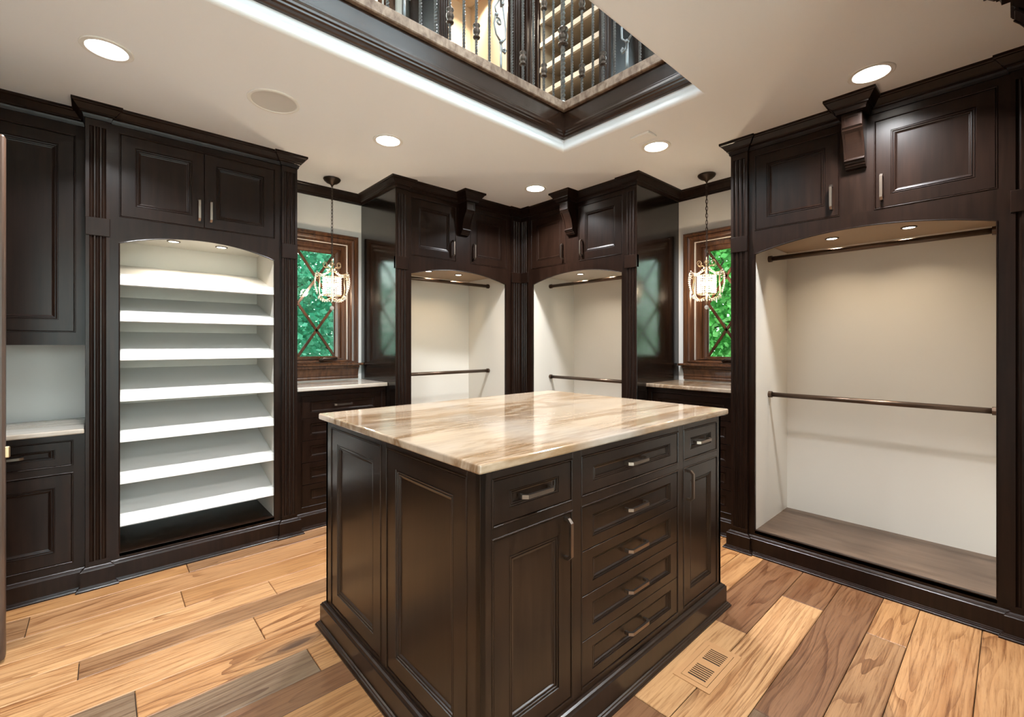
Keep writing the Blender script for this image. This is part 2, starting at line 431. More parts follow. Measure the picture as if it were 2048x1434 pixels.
# ---------------------------------------------------------------- cabinet parts
DOOR = [(0, .019), (0, .0015), (.0015, 0), (.058, 0), (.0595, .0035), (.062, .0035), (.064, .0015), (.067, .002), (.0685, .0055), (.071, .0055), (.073, .0035), (.0765, .0045), (.079, .0085), (.083, .0095)]
BEAD = [(0, .004), (0, -.0005), (.002, -.0025), (.004, -.0025), (.006, -.0005), (.006, .012)]
def handle_mesh(L=.130):
    w, t, out, ch = .0115, .009, .031, .013
    outer = [(0, 0), (0, out-ch), (ch, out), (L-ch, out), (L, out-ch), (L, 0)]
    inner = [(t, 0), (t, out-ch-.004), (ch+.004, out-t), (L-ch-.004, out-t), (L-t, out-ch-.004), (L-t, 0)]
    mb = MB(); lps = []
    for a, c in zip(outer, inner):
        lps.append([(-w/2, -a[1], a[0]-L/2), (w/2, -a[1], a[0]-L/2), (w/2, -c[1], c[0]-L/2), (-w/2, -c[1], c[0]-L/2)])
    mb.loops(lps, cap0=True)
    me = mb.mesh('handle'); me.materials.append(MAT['pewter']); return me
HANDLE = handle_mesh()
def add_handle(parent, x, y, z, horizontal=False):
    return inst('handle', HANDLE, parent, (x, y, z), (0, PI/2 if horizontal else 0, 0))
def panel_front(name, parent, x0, x1, z0, z1, y=0, mat='espresso', sx=1, sz=1):
    mb = MB(); mb.front(x0, x1, z0, z1, y, DOOR, sx, sz)
    o = mb.build(name, mat, parent); return o
def pilaster(parent, x0, x1, y, dz=0, z1=2.41, zb=.11, depth=.03, mat='espresso'):
    w = x1-x0; mb = MB()
    def sect(fluted):
        pts = [(x0, y+depth), (x0, y)]
        if fluted:
            n = 3; m = w*.15; fw = (w-2*m)/(n+ (n-1)*.28); gap = fw*.28
            for k in range(n):
                a = x0+m+k*(fw+gap)
                for q in range(7):
                    t = q/6; pts.append((a+fw*t, y+.0075*math.sin(PI*t)**.8))
        pts += [(x1, y), (x1, y+depth)]
        return pts
    for za, zc, fl_ in ((zb, .134, False), (.134, 1.81, True), (1.90, 2.370, True), (2.370, z1, False)):
        mb.prism_z(sect(fl_), za+dz, zc+dz)
    o = mb.build('pilaster', mat, parent)
    bk = MB(); bk.box(x0-.001, x1+.001, y-.005, y+depth, 1.808+dz, 1.902+dz); bk.build('pilaster_block', mat, o, bevel=.002)
    cp = MB(); cp.box(x0-.0005, x1+.0005, y-.003, y+depth, .128+dz, .136+dz); cp.build('pilaster_foot', mat, o)
    return o
def arch_pts(xa, xb, zs, zt, n=24):
    w = xb-xa; hgt = zt-zs; r = (w*w/4+hgt*hgt)/(2*hgt); cx = (xa+xb)/2; cz = zt-r
    return [(xa+w*k/n, cz+math.sqrt(max(r*r-(xa+w*k/n-cx)**2, 0))) for k in range(n+1)]
def corbel(parent, xc, y, dz=0):
    w = .043; mb = MB()
    prof = [(y+.002, 2.415), (y-.106, 2.415), (y-.106, 2.338), (y-.100, 2.332)]
    for k in range(11):
        t = k/10; prof.append((y-.098+.055*(t**.75)+.006*math.sin(PI*t), 2.326-.128*t))
    prof += [(y-.050, 2.196), (y-.052, 2.186), (y-.044, 2.182), (y-.040, 2.172), (y-.034, 2.170), (y-.032, 2.160), (y-.026, 2.158), (y-.022, 2.150), (y+.002, 2.148)]
    mb.prism_x([(a, z+dz) for a, z in prof], xc-w, xc+w)
    o = mb.build('corbel', 'espresso', parent, bevel=.0015)
    f = MB(); f.front(xc-w+.004, xc+w-.004, 2.340+dz, 2.398+dz, y-.1062, [(0, .004), (0, -.002), (.012, -.002), (.0125, .003), (.02, .0035)])
    f.build('corbel_panel', 'espresso', o)
    # moulding below the crown and raised rim of the curved leaf
    m2 = MB(); P = [(xc-w, y+.002), (xc-w, y-.106), (xc+w, y-.106), (xc+w, y+.002)]
    m2.sweep(P, [(-.01, 2.43), (.012, 2.43), (.012, 2.424), (.008, 2.420), (.008, 2.414), (.004, 2.411), (.002, 2.404), (-.01, 2.404)], dz=dz)
    m2.build('corbel_moulding', 'espresso', o)
    for sgn in (-1, 1):
        rim = MB(); pp = []
        for k in range(9):
            t = k/8; pp.append((y-.098+.055*(t**.75)+.006*math.sin(PI*t), 2.326-.128*t))
        x0, x1 = (xc-w, xc-w+.010) if sgn < 0 else (xc+w-.010, xc+w)
        back = [(a+.01, z) for a, z in reversed(pp)]
        rim.prism_x([(a-.004, z+dz) for a, z in pp]+[(a, z+dz) for a, z in back], x0, x1)
        rim.build('corbel_rim', 'espresso', o)
    return o
PUCK_ME = None
def puck(parent, x, y, z, power, col=PUCKC):
    mb = MB(); mb.lathe([(.034, z), (.034, z-.004), (.027, z-.005), (.026, z-.001)], 18, (x, y)); o = mb.build('puck_light_ring', 'dark_bronze', parent, smooth=False)
    g = MB(); g.lathe([(.0255, z-.001), (.0255, z-.0035)], 18, (x, y)); g.build('puck_light_lens', 'puck_lens', o)
    if power: lamp('AREA', o, (x, y, z-.007), power, col, .046, 125)

def closet_unit(name, label, cat, loc, rz, W, depth, pl, pr, op, doors, handles, rods=None, shelves=None, corb=None, ends=(True, True), pucks=(), puck_w=PUCK_W, path_ends=None, dz=0, group=None, bottom='closet_floor_wood', cstile=True, lit_liner='closet_liner', base_ends=None, puck_c=PUCKC, soffit=None):
    T = thing(name, label, cat, loc, rz, group)
    py = -.016
    # carcass: dark outside box
    c = MB()
    c.box(.002, op[0]-.012, .02, depth, .0+dz, 2.41+dz); c.box(op[1]+.012, W-.002, .02, depth, 0+dz, 2.41+dz)
    c.box(op[0]-.012, op[1]+.012, .02, depth, 1.885+dz, 2.41+dz)
    c.box(op[0]-.012, op[1]+.012, .02, depth, 0+dz, .122+dz)
    c.build('carcass', 'espresso', T)
    for k, e in enumerate(ends):
        if e:
            m = MB(); xa, xb = ((-.001, .016) if k == 0 else (W-.016, W+.001)); m.box(xa, xb, py+.005, depth, .0+dz, 2.41+dz); m.build('end_panel', 'espresso_gloss', T, bevel=.001)
    # liner
    l = MB(); zt = 1.868+dz
    for xa, xb in ((op[0]-.012, op[0]), (op[1], op[1]+.012)):
        l = MB(); l.box(xa, xb, .02, depth-.004, .122+dz, zt+.012); l.build('side_liner', lit_liner, T)
    l = MB(); l.box(op[0], op[1], depth-.022, depth-.006, .122+dz, zt+.012); l.build('back_liner', lit_liner, T)
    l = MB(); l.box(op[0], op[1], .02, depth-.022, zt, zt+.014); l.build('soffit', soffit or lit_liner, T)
    l = MB(); l.box(op[0], op[1], .0, depth-.022, .122+dz, .138+dz); l.build('bottom_board', bottom, T)
    # face frame
    f = MB(); d0, d1 = doors[0][0], doors[-1][1]
    f.box(0, op[0], 0, .0195, .09+dz, 1.924+dz); f.box(op[1], W, 0, .0195, .09+dz, 1.924+dz)
    f.box(op[0], op[1], 0, .0195, .09+dz, .142+dz)
    f.box(0, d0, 0, .0195, 1.924+dz, 2.372+dz); f.box(d1, W, 0, .0195, 1.924+dz, 2.372+dz)
    f.box(0, W, 0, .0195, 2.372+dz, 2.412+dz)
    if cstile: f.box(doors[0][1], doors[1][0], 0, .0195, 1.924+dz, 2.372+dz)
    f.build('face_frame', 'espresso', T)
    a = MB(); ap = arch_pts(op[0], op[1], 1.786+dz, 1.853+dz)
    for k in range(len(ap)-1):
        (xa, za), (xb, zb) = ap[k], ap[k+1]; zt2 = 1.924+dz
        a.quad((xa, 0, za), (xb, 0, zb), (xb, 0, zt2), (xa, 0, zt2)); a.quad((xa, 0, za), (xa, .0195, za), (xb, .0195, zb), (xb, 0, zb))
        a.quad((xa, .0195, za), (xa, .0195, zt2), (xb, .0195, zt2), (xb, .0195, zb))
    a.build('arch_rail', 'espresso', T)
    e = MB(); pth = [(op[0], .142+dz), (op[0], 1.786+dz)]+ap[1:-1]+[(op[1], 1.786+dz), (op[1], .142+dz)]
    e.tube([(x, -.0005, z) for x, z in pth], .0028, 5); e.build('edge_bead', 'espresso', T)
    # doors
    rngs = doors if cstile else [(d0, d1)]
    for q in rngs:
        b_ = MB(); b_.front(q[0], q[1], 1.924+dz, 2.372+dz, 0, BEAD); b_.f.pop(); b_.build('bead_trim', 'espresso', T)
    for q, hx in zip(doors, handles):
        g = .0075
        xa = q[0]+(g if cstile or q is doors[0] else .001); xb = q[1]-(g if cstile or q is doors[-1] else .001)
        D = panel_front('door', T, xa, xb, 1.924+g+dz, 2.372-g+dz, .001)
        if hx is not None: add_handle(D, hx, .001, 2.030+dz)
    # pilasters
    for q in (pl, pr):
        if q: pilaster(T, q[0], q[1], py, dz)
    # crown and base
    s = path_ends[0]; t = path_ends[1]
    core = [(pl[1], py), (pl[1], 0)]; tail = [(pr[0], 0), (pr[0], py)]
    cw = .054
    mid = [(corb-cw, 0), (corb-cw, -.122), (corb+cw, -.122), (corb+cw, 0)] if corb is not None else []
    m = MB(); m.sweep(s+core+mid+tail+t, CROWN, dz=dz); m.build('crown_moulding', 'espresso', T)
    bs, bt = base_ends or (s, t)
    m = MB(); m.sweep(bs+core+tail+bt, BASE, dz=dz); m.build('base_moulding', 'espresso', T)
    if corb is not None: corbel(T, corb, 0, dz)
    if rods:
        for (ry, rzv) in rods:
            r = MB(); r.tube([(op[0]+.002, ry, rzv+dz), (op[1]-.002, ry, rzv+dz)], .0145, 14); ro = r.build('hanging_rod', 'rod_bronze', T, smooth=True)
            for xa, xb in ((op[0], op[0]+.02), (op[1]-.02, op[1])):
                k = MB(); k.tube([(xa, ry, rzv+dz), (xb, ry, rzv+dz)], .020, 14); k.build('rod_socket', 'rod_bronze', ro)
    if shelves:
        for zf in shelves:
            sh = MB(); zf += dz
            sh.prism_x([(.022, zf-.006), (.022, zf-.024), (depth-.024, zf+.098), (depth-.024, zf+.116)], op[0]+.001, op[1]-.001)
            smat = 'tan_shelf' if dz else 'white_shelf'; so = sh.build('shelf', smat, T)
            lpm = MB(); lpm.prism_x([(.004, zf-.046), (.022, zf-.049), (.026, zf+.004), (.008, zf+.002)], op[0]+.001, op[1]-.001); lpm.build('shelf_lip', smat, so, bevel=.001)
    for (px, py_) in pucks: puck(T, px, py_, 1.868+dz, puck_w, puck_c)
    return T

# ---- shoe shelf unit (far wall, left)
SHZ = [1.612, 1.417, 1.208, .988, .771, .548, .324]
closet_unit('shoe_cabinet', 'dark tall cabinet with seven slanted white shoe shelves under a shallow arch', 'cabinet', (-.068, 3.181, 0), 0, 1.017, .47,
            (0, .093), (.924, 1.017), (.131, .883), [(.130, .508), (.508, .888)], [.482, .539], shelves=SHZ, ends=(True, True), cstile=False,
            pucks=[(.382, .205), (.627, .205)], puck_w=1.0, bottom='espresso', path_ends=([(0, .136), (0, -.016)], [(1.017, -.016), (1.017, .46)]), base_ends=([(0, .009), (0, -.016)], [(1.017, -.016), (1.017, .024)]))
# ---- corner hanging closets
closet_unit('hanging_closet', 'dark hanging closet with two rods in the far corner, left of the corner', 'cabinet', (1.60, 3.068, 0), 0, 1.263, .585,
            (0, .10), (1.150, 1.263), (.133, 1.095), [(.136, .551), (.693, 1.104)], [.515, .728], rods=[(.25, 1.792), (.25, 1.0)], corb=.622, ends=(True, False),
            pucks=[(.441, .25), (.75, .25)], puck_c=(1, .76, .50), soffit='soffit_warm_shade', path_ends=([(0, .575), (0, -.016)], [(1.263, -.016)]), base_ends=([(0, .137), (0, -.016)], [(1.263, -.016)]))
closet_unit('hanging_closet', 'dark hanging closet with two rods in the far corner, right of the corner', 'cabinet', (2.879, 3.068, 0), -PI/2, 1.238, .600,
            (.015, .115), (1.138, 1.238), (.151, 1.104), [(.136, .552), (.686, 1.108)], [.518, .722], rods=[(.235, 1.790), (.235, .945)], corb=.619, ends=(False, True),
            pucks=[(.508, .24), (.845, .24)], path_ends=([(.015, -.016)], [(1.238, -.016), (1.238, .59)]), base_ends=([(.015, -.016)], [(1.238, -.016), (1.238, .138)]))
# ---- wide hanging closet at right
closet_unit('hanging_closet', 'dark hanging closet with brown floor board and two rods at the right edge', 'cabinet', (2.882, 1.167, 0), -PI/2, 1.25, .597,
            (0, .096), (1.157, 1.25), (.131, 1.117), [(.130, .552), (.693, 1.120)], [.516, .725], rods=[(.231, 1.784), (.231, .934)], corb=.622, ends=(True, False),
            pucks=[(.453, .28), (.794, .28)], puck_c=(1, .80, .57), puck_w=PUCK_W*1.1, soffit='soffit_warm_shade', path_ends=([(0, .59), (0, -.016)], [(1.25, -.016)]), base_ends=([(0, .135), (0, -.016)], [(1.25, -.016)]))
# ---- closet beside the viewer whose corbel hangs into the top right corner
closet_unit('hanging_closet', 'dark hanging closet whose ceiling corbel hangs into the top right corner', 'cabinet', (2.879, -.100, 0), PI, 1.238, .640,
            (.015, .115), (1.138, 1.238), (.151, 1.104), [(.136, .552), (.686, 1.108)], [.518, .722], rods=[(.235, 1.790), (.235, .945)], corb=.665, ends=(False, True),
            path_ends=([(.015, -.016)], [(1.238, -.016), (1.238, .62)]))

# ---- niche drawer cabinets
def drawer_stack(label, loc, rz, W, dx, depth):
    T = thing('drawer_cabinet', label, 'cabinet', loc, rz)
    c = MB(); c.box(0, W, .02, depth, 0, .930); c.build('carcass', 'espresso', T)
    zs = [.144, .296, .445, .594, .745, .900]
    f = MB(); f.box(0, dx[0], 0, .02, .09, .930); f.box(dx[1], W, 0, .02, .09, .930); f.box(dx[0], dx[1], 0, .02, .09, .144); f.box(dx[0], dx[1], 0, .02, .900, .930)
    f.build('face_frame', 'espresso', T)
    b_ = MB(); b_.front(dx[0], dx[1], .144, .900, 0, BEAD); b_.f.pop(); b_.build('bead_trim', 'espresso', T)
    for k in range(5):
        za = zs[k]+(.0075 if k == 0 else .0012); zb = zs[k+1]-(.0075 if k == 4 else .0012)
        D = panel_front('drawer', T, dx[0]+.0075, dx[1]-.0075, za, zb, .001, sx=.85, sz=.60)
        add_handle(D, (dx[0]+dx[1])/2-.005, .006, (za+zb)/2+.004, True)
    m = MB(); m.sweep([(0, 0), (W, 0)], BASE); m.build('base_moulding', 'espresso', T)
    return T
drawer_stack('dark five-drawer base cabinet beneath the left window', (.951, 3.205, 0), 0, .645, (.033, .616), .448)
drawer_stack('dark five-drawer base cabinet beneath the right window', (3.017, 1.836, 0), -PI/2, .667, (.033, .634), .463)
def counter(name, label, x0, x1, y0, y1, z, t, mat, grp=None):
    mb = MB(); mb.box(x0-(x0+x1)/2, x1-(x0+x1)/2, y0-(y0+y1)/2, y1-(y0+y1)/2, z-t, z)
    o = mb.build(name, mat, None, bevel=.006, seg=3); o.location = ((x0+x1)/2, (y0+y1)/2, 0)
    return tag(o, label, 'countertop', grp)
counter('stone_countertop', 'stone countertop, paled by light reflection in its colour, on the drawers beneath the left window', .951, 1.597, 3.172, 3.653, .959, .027, 'marble_pale')  # grey light reflection on beige stone put into the colour
counter('stone_countertop', 'warm cream stone countertop on the drawers beneath the right window', 2.990, 3.480, 1.169, 1.836, .959, .027, 'marble')

# ---- left wall cabinet, base cabinet and counter
UL0 = NX+.01
T = thing('wall_cabinet', 'dark wall cabinet hung high at the left edge above a bare wall', 'cabinet', (UL0, 3.32, 0))
Wd = -.070-UL0
c = MB(); c.box(0, Wd, .019, .333, 1.262, 2.41); c.build('carcass', 'espresso', T)
f = MB(); f.box(0, Wd, 0, .02, 2.352, 2.412); f.box(0, Wd, 0, .02, 1.245, 1.310); f.box(Wd-.038, Wd, 0, .02, 1.31, 2.352); f.box(0, .06, 0, .02, 1.31, 2.352); f.build('face_frame', 'espresso', T)
f = MB(); f.box(0, Wd, .005, .333, 1.247, 1.262); f.build('bottom_board', 'espresso', T)
xm = (Wd-.038+.06)/2; 
b_ = MB(); b_.front(.06, Wd-.038, 1.31, 2.352, 0, BEAD); b_.f.pop(); b_.build('bead_trim', 'espresso', T)
for a, b2 in ((.0675, xm), (xm+.002, Wd-.0455)):
    D = panel_front('door', T, a, b2, 1.3175, 2.3445, .001)
    add_handle(D, (xm-.03 if a < .1 else xm+.03), .001, 1.46)
m = MB(); m.sweep([(0, 0), (Wd, 0)], CROWN); m.build('crown_moulding', 'espresso', T)
T = thing('base_cabinet', 'dark low cabinet with drawer and door at the left edge', 'cabinet', (UL0, 3.19, 0))
c = MB(); c.box(0, Wd, .02, .462, 0, .795); c.build('carcass', 'espresso', T)
f = MB(); f.box(0, Wd, 0, .02, .766, .796); f.box(0, Wd, 0, .02, .603, .636); f.box(0, Wd, 0, .02, .09, .145)
cols = [(.06, .465), (.505, Wd-.043)]
for a, b2 in ((0, .06), (.465, .505), (Wd-.043, Wd)):
    f.box(a, b2, 0, .02, .145, .603); f.box(a, b2, 0, .02, .636, .766)
f.build('face_frame', 'espresso', T)
for a, b2 in cols:
    for za, zb, nm in ((.145, .603, 'door'), (.636, .766, 'drawer')):
        q = MB(); q.front(a, b2, za, zb, 0, BEAD); q.f.pop(); q.build('bead_trim', 'espresso', T)
        D = panel_front(nm, T, a+.0075, b2-.0075, za+.0075, zb-.0075, .001, sz=(.58 if nm == 'drawer' else 1))
        if nm == 'drawer': add_handle(D, (a+b2)/2, .006, (za+zb)/2, True)
        else: add_handle(D, a+.036, .001, .50)
m = MB(); m.sweep([(0, 0), (Wd, 0)], BASE); m.build('base_moulding', 'espresso', T)
counter('stone_countertop', 'pale grey stone countertop on the low cabinet at the left edge', UL0, -.072, 3.150, 3.653, .821, .024, 'marble_pale')

# ---------------------------------------------------------------- island
IX0, IX1, IY0, IY1 = .735, 2.190, .940, 2.047
T = thing('island_cabinet', 'dark free-standing island cabinet with drawers, doors and panelled end', 'island', (IX0, IY0, 0))
W = IX1-IX0; Dp = IY1-IY0; TOP = .915
c = MB(); c.box(.02, W-.02, .02, Dp-.02, .02, TOP); c.build('carcass', 'espresso_island', T)
cols = [(.040, .372), (.415, 1.048), (1.092, 1.417)]
f = MB()
for a, b2 in ((0, .040), (.372, .415), (1.048, 1.092), (1.417, W)): f.box(a, b2, 0, .02, .09, TOP)
for a, b2 in cols:
    f.box(a, b2, 0, .02, .09, .126); f.box(a, b2, 0, .02, .724, .751); f.box(a, b2, 0, .02, .886, TOP)
f.build('face_frame', 'espresso_island', T, bevel=.001)
def islefront(nm, a, b2, za, zb, sx, sz, g0=.0075, g1=.0075):
    return panel_front(nm, T, a+.0075, b2-.0075, za+g0, zb-g1, .001, mat='espresso_island', sx=sx, sz=sz)
for k, (a, b2) in enumerate(cols):
    q = MB(); q.front(a, b2, .751, .886, 0, BEAD); q.f.pop(); q.build('bead_trim', 'espresso_island', T)
    q = MB(); q.front(a, b2, .126, .724, 0, BEAD); q.f.pop(); q.build('bead_trim', 'espresso_island', T)
    D = islefront('drawer', a, b2, .751, .886, .95, .60); add_handle(D, (a+b2)/2, .006, .8185, True)
    if k == 1:
        zz = [.126, .279, .426, .5735, .724]
        for j in range(4):
            D = islefront('drawer', a, b2, zz[j], zz[j+1], .90, .58, .0075 if j == 0 else .0012, .0075 if j == 3 else .0012)
            add_handle(D, (a+b2)/2, .006, (zz[j]+zz[j+1])/2+.003, True)
    else:
        D = islefront('door', a, b2, .126, .724, .95, .95)
        add_handle(D, (b2-.036 if k == 0 else a+.036), .001, .645)
# panelled ends (left and right) and back
for side in ('end', 'back', 'far_end'):
    if side == 'end': rz, loc, L_ = -PI/2, (0, Dp, 0), Dp
    elif side == 'back': rz, loc, L_ = PI, (W, Dp, 0), W
    else: rz, loc, L_ = PI/2, (W, 0, 0), Dp
    h = L_/2
    pans = [(.058, h-.019), (h+.021, L_-.058)] if side != 'back' else [(.05, .48), (.52, .94), (.98, W-.05)]
    f = MB(); xs = [0]+[v for p in pans for v in p]+[L_]
    for k in range(0, len(xs), 2): f.box(xs[k], xs[k+1], 0, .02, .09, TOP)
    for a, b2 in pans: f.box(a, b2, 0, .02, .09, .119); f.box(a, b2, 0, .02, .890, TOP)
    o = f.build('end_frame', 'espresso_island', T, bevel=.001); o.location = loc; o.rotation_euler = (0, 0, rz)
    for a, b2 in pans:
        q = MB(); q.front(a, b2, .119, .890, 0, BEAD); q.f.pop(); q.build('bead_trim', 'espresso_island', o)
        panel_front('end_panel', o, a+.0075, b2-.0075, .1265,   .8825, .001, mat='espresso_island', sx=1.0, sz=1.0)
m = MB(); m.sweep([(0, 0), (W, 0), (W, Dp), (0, Dp)], BASE, closed=True); m.build('base_moulding', 'espresso_island', T)
counter('island_countertop', 'large polished cream marble top with honey veins on the island', .710, 2.211, .911, 2.073, .942, .027, 'marble')

# ---------------------------------------------------------------- wall crown in the niches
COVE = [(-.002, 2.481), (.055, 2.481), (.055, 2.468), (.050, 2.464), (.046, 2.450), (.032, 2.432), (.020, 2.424), (.020, 2.418), (.012, 2.415), (.010, 2.405), (-.002, 2.403)]
m = MB(); m.sweep([(.952, WY), (1.598, WY)], COVE); struct(m.build('trim_1', 'espresso'), 'dark cove crown on the wall over the left window', 'crown moulding')
m = MB(); m.sweep([(WX, 1.836), (WX, 1.169)], COVE); struct(m.build('trim_2', 'espresso'), 'dark cove crown on the wall over the right window', 'crown moulding')

# ---------------------------------------------------------------- diamond-lattice windows
CAS = [(0, .002), (0, -.020), (.005, -.027), (.020, -.027), (.026, -.017), (.034, -.017), (.042, -.023), (.056, -.019), (.066, -.011), (.082, -.011), (.086, .006), (.086, .022), (.098, .022), (.104, .014), (.128, .014), (.134, .020), (.136, .034), (.150, .034), (.170, .040), (.176, .050), (.176, .06)]
def lattice_window(name, label, loc, rz, c, lcut, rcut):
    # local: x right, y into wall, c = centre x; casing edges lcut/rcut
    T = thing(name, label, 'window', loc, rz); T['kind'] = 'structure'
    x0, x1, z0, z1 = c-.316, c+.316, 1.095, 2.131
    mb = MB(); lps = []
    for ins, d in CAS:
        ib = ins*.33
        xl = max(x0+ins, lcut if ins < .03 else x0+ins); xr = min(x1-ins, rcut if ins < .03 else x1-ins)
        lps.append([(xl, d, z0+ib), (xr, d, z0+ib), (xr, d, z1-ins*.88), (xl, d, z1-ins*.88)])
    mb.loops(lps, cap1=False); mb.build('casing', 'walnut_trim', T)
    gx0, gx1, gz0, gz1 = c-.140, c+.140, 1.153, 1.976
    g = MB(); g.box(gx0-.002, gx1+.002, .052, .058, gz0-.002, gz1+.002); g.build('pane', 'glass', T)
    zm = (gz0+gz1)/2
    for za, zb in ((gz0, zm), (zm, gz1)):
        for s in (-1, 1):
            b_ = MB(); xa, xb = (gx0, gx1) if s > 0 else (gx1, gx0)
            L_ = math.hypot(xb-xa, zb-za); nx, nz = -(zb-za)/L_*.0105, (xb-xa)/L_*.0105
            b_.loops([[(xa+nx, y, za+nz), (xb+nx, y, zb+nz), (xb-nx, y, zb-nz), (xa-nx, y, za-nz)] for y in (.040, .0515)], cap0=True)
            b_.build('lattice_bar', 'walnut_trim', T, bevel=.002)
    s = MB(); xl, xr = max(x0-.028, lcut), min(x1+.028, rcut)
    s.prism_x([(.02, 1.095), (-.052, 1.095), (-.058, 1.091), (-.058, 1.083), (-.050, 1.076), (-.02, 1.074), (.02, 1.074)], xl, xr); s.build('stool', 'walnut_trim', T)
    xl, xr = max(x0, lcut), min(x1, rcut)
    s = MB(); s.prism_x([(.0, 1.074), (-.040, 1.074), (-.038, 1.058), (-.028, 1.052), (-.028, 1.046), (-.022, 1.036), (-.014, 1.010), (-.016, 1.000), (-.010, .990), (-.014, .982), (-.012, .968), (0, .968)], xl, xr); s.build('apron', 'walnut_trim', T)
    k = MB(); cx = c+.05
    k.box(cx-.075, cx+.045, -.022, .03, 1.098, 1.112); ko = k.build('crank', 'dark_bronze', T, bevel=.005, seg=2)
    k = MB(); k.tube([(cx-.05, -.026, 1.118), (cx-.02, -.03, 1.135), (cx+.03, -.03, 1.132), (cx+.085, -.026, 1.137)], [.012, .013, .011, .008], 8); k.build('crank_arm', 'dark_bronze', ko, smooth=True)
    return T
lattice_window('window_1', 'brown wood window with diamond lattice behind the left chandelier', (0, WY, 0), 0, 1.252, .951, 1.597)
lattice_window('window_2', 'brown wood window with diamond lattice behind the right chandelier', (WX, 0, 0), -PI/2, -1.468, -1.836, -1.169)

# ---------------------------------------------------------------- chandeliers
LINK = MB(); 
LINK.tube([(.0068*math.cos(a), 0, .0135*math.sin(a)+(.0035 if math.sin(a) > 0 else -.0035)) for a in [2*PI*k/12 for k in range(12)]], .0020, 5, closed=True)
LINK_ME = LINK.mesh('chain_link', True); LINK_ME.materials.append(MAT['dark_bronze'])
ST = MB()
for k in range(9): ST.ball((0, 0, -.0065-k*.0145), .0056, 6, 4)
STRAND_ME = ST.mesh('crystal_strand', True); STRAND_ME.materials.append(MAT['crystal'])
def arc(c, r, a0, a1, n=12, shrink=1.0):
    return [(c[0]+r*(shrink**(k/n))*math.cos(a0+(a1-a0)*k/n), c[1]+r*(shrink**(k/n))*math.sin(a0+(a1-a0)*k/n)) for k in range(n+1)]
ARM = MB()
# lower scroll arm (r,z) plane then curl at the top
arm_pts = [(.018, 1.588), (.045, 1.572), (.075, 1.585), (.098, 1.615), (.104, 1.655), (.098, 1.700), (.100, 1.735)]
curl = arc((.118, 1.748), .020, PI*1.15, -PI*.9, 14, .45)
ARM.tube([(r, 0, z) for r, z in arm_pts+curl[1:]], .0030, 6)
up_curl = arc((.052, 1.838), .024, -PI*.75, PI*1.35, 16, .45)
ARM.tube([(.006, 0, 1.800), (.02, 0, 1.812)]+[(r, 0, z) for r, z in up_curl], .0022, 6)
ARM.tube([(.006, 0, 1.795), (.035, 0, 1.778), (.066, 0, 1.762), (.100, 0, 1.765), (.118, 0, 1.772)], .0022, 6)
ARM_ME = ARM.mesh('scroll_arm', True); ARM_ME.materials.append(MAT['gilt'])
BD = MB()
for k in range(9):
    t = k/8; BD.ball((.022+.098*t, 0, 1.800-.045*math.sin(PI*t*.8)+.002), .0062, 6, 4)
for k in range(10):
    t = k/9; BD.ball((.128-.010*t+.012*math.sin(PI*t), 0, 1.760-.130*t), .0066, 6, 4)
for k in range(6):
    t = k/5; BD.ball((.108-.085*t, 0, 1.605-.038*math.sin(PI*.5*t+.4)), .0062, 6, 4)
BD.ball((.074, 0, 1.572), .008, 6, 5); BD.ball((.100, 0, 1.600), .008, 6, 5)
BEADS_ME = BD.mesh('arm_crystals', True); BEADS_ME.materials.append(MAT['crystal'])
def chandelier(label, x, y):
    T = thing('chandelier', label, 'chandelier', (x, y, 0), random.random()*.6)
    m = MB(); m.lathe([(.060, 2.478), (.062, 2.473), (.056, 2.462), (.040, 2.448), (.018, 2.438), (.010, 2.430), (.006, 2.420)], 24); m.build('canopy', 'dark_bronze', T, smooth=True)
    z = 2.412; k = 0
    while z > 1.885:
        inst('chain_link', LINK_ME, T, (0, 0, z), (0, 0, (PI/2)*(k % 2)+.3)); z -= .0255; k += 1
    m = MB(); m.tube([(.003, .002, 2.42), (.006, .004, 2.2), (.003, -.004, 2.06), (-.004, .003, 1.95), (0, 0, 1.88)], .0016, 5); m.build('cord', 'dark_bronze', T)
    m = MB(); m.lathe([(.003, 1.885), (.006, 1.875), (.005, 1.862), (.016, 1.850), (.020, 1.842), (.008, 1.834), (.005, 1.82), (.008, 1.80), (.0042, 1.79), (.0042, 1.60), (.010, 1.592), (.018, 1.585), (.012, 1.574), (.004, 1.566)], 12); m.build('stem', 'gilt', T, smooth=True)
    for k in range(6):
        a = 2*PI*k/6; inst('scroll_arm', ARM_ME, T, rot=(0, 0, a)); inst('arm_crystals', BEADS_ME, T, rot=(0, 0, a+.06))
    for zz in (1.747, 1.700, 1.612):
        m = MB(); m.tube([(.062*math.cos(2*PI*k/24), .062*math.sin(2*PI*k/24), zz) for k in range(24)], .0022, 5, closed=True); m.build('shade_ring', 'gilt', T)
    for k in range(26):
        a = 2*PI*k/26; inst('crystal_strand', STRAND_ME, T, (.062*math.cos(a), .062*math.sin(a), 1.746))
    for a in (0, 2.1, 4.2):
        m = MB(); m.ball((.024*math.cos(a), .024*math.sin(a), 1.685), .013, 10, 8); m.build('bulb', 'bulb', T, smooth=True)
    m = MB(); m.ball((0, 0, 1.517), .0155, 14, 10); bl = m.build('crystal_ball', 'crystal', T, smooth=True)
    m = MB(); m.tube([(0, 0, 1.566), (0, 0, 1.532)], .0018, 5); m.build('ball_wire', 'gilt', bl)
    lamp('POINT', T, (0, 0, 1.685), CHAND_W, (1, .80, .56), .03)
    return T
chandelier('small crystal chandelier on a chain in front of the left window', 1.263, 3.399)
chandelier('small crystal chandelier on a chain in front of the right window', 3.251, 1.495)

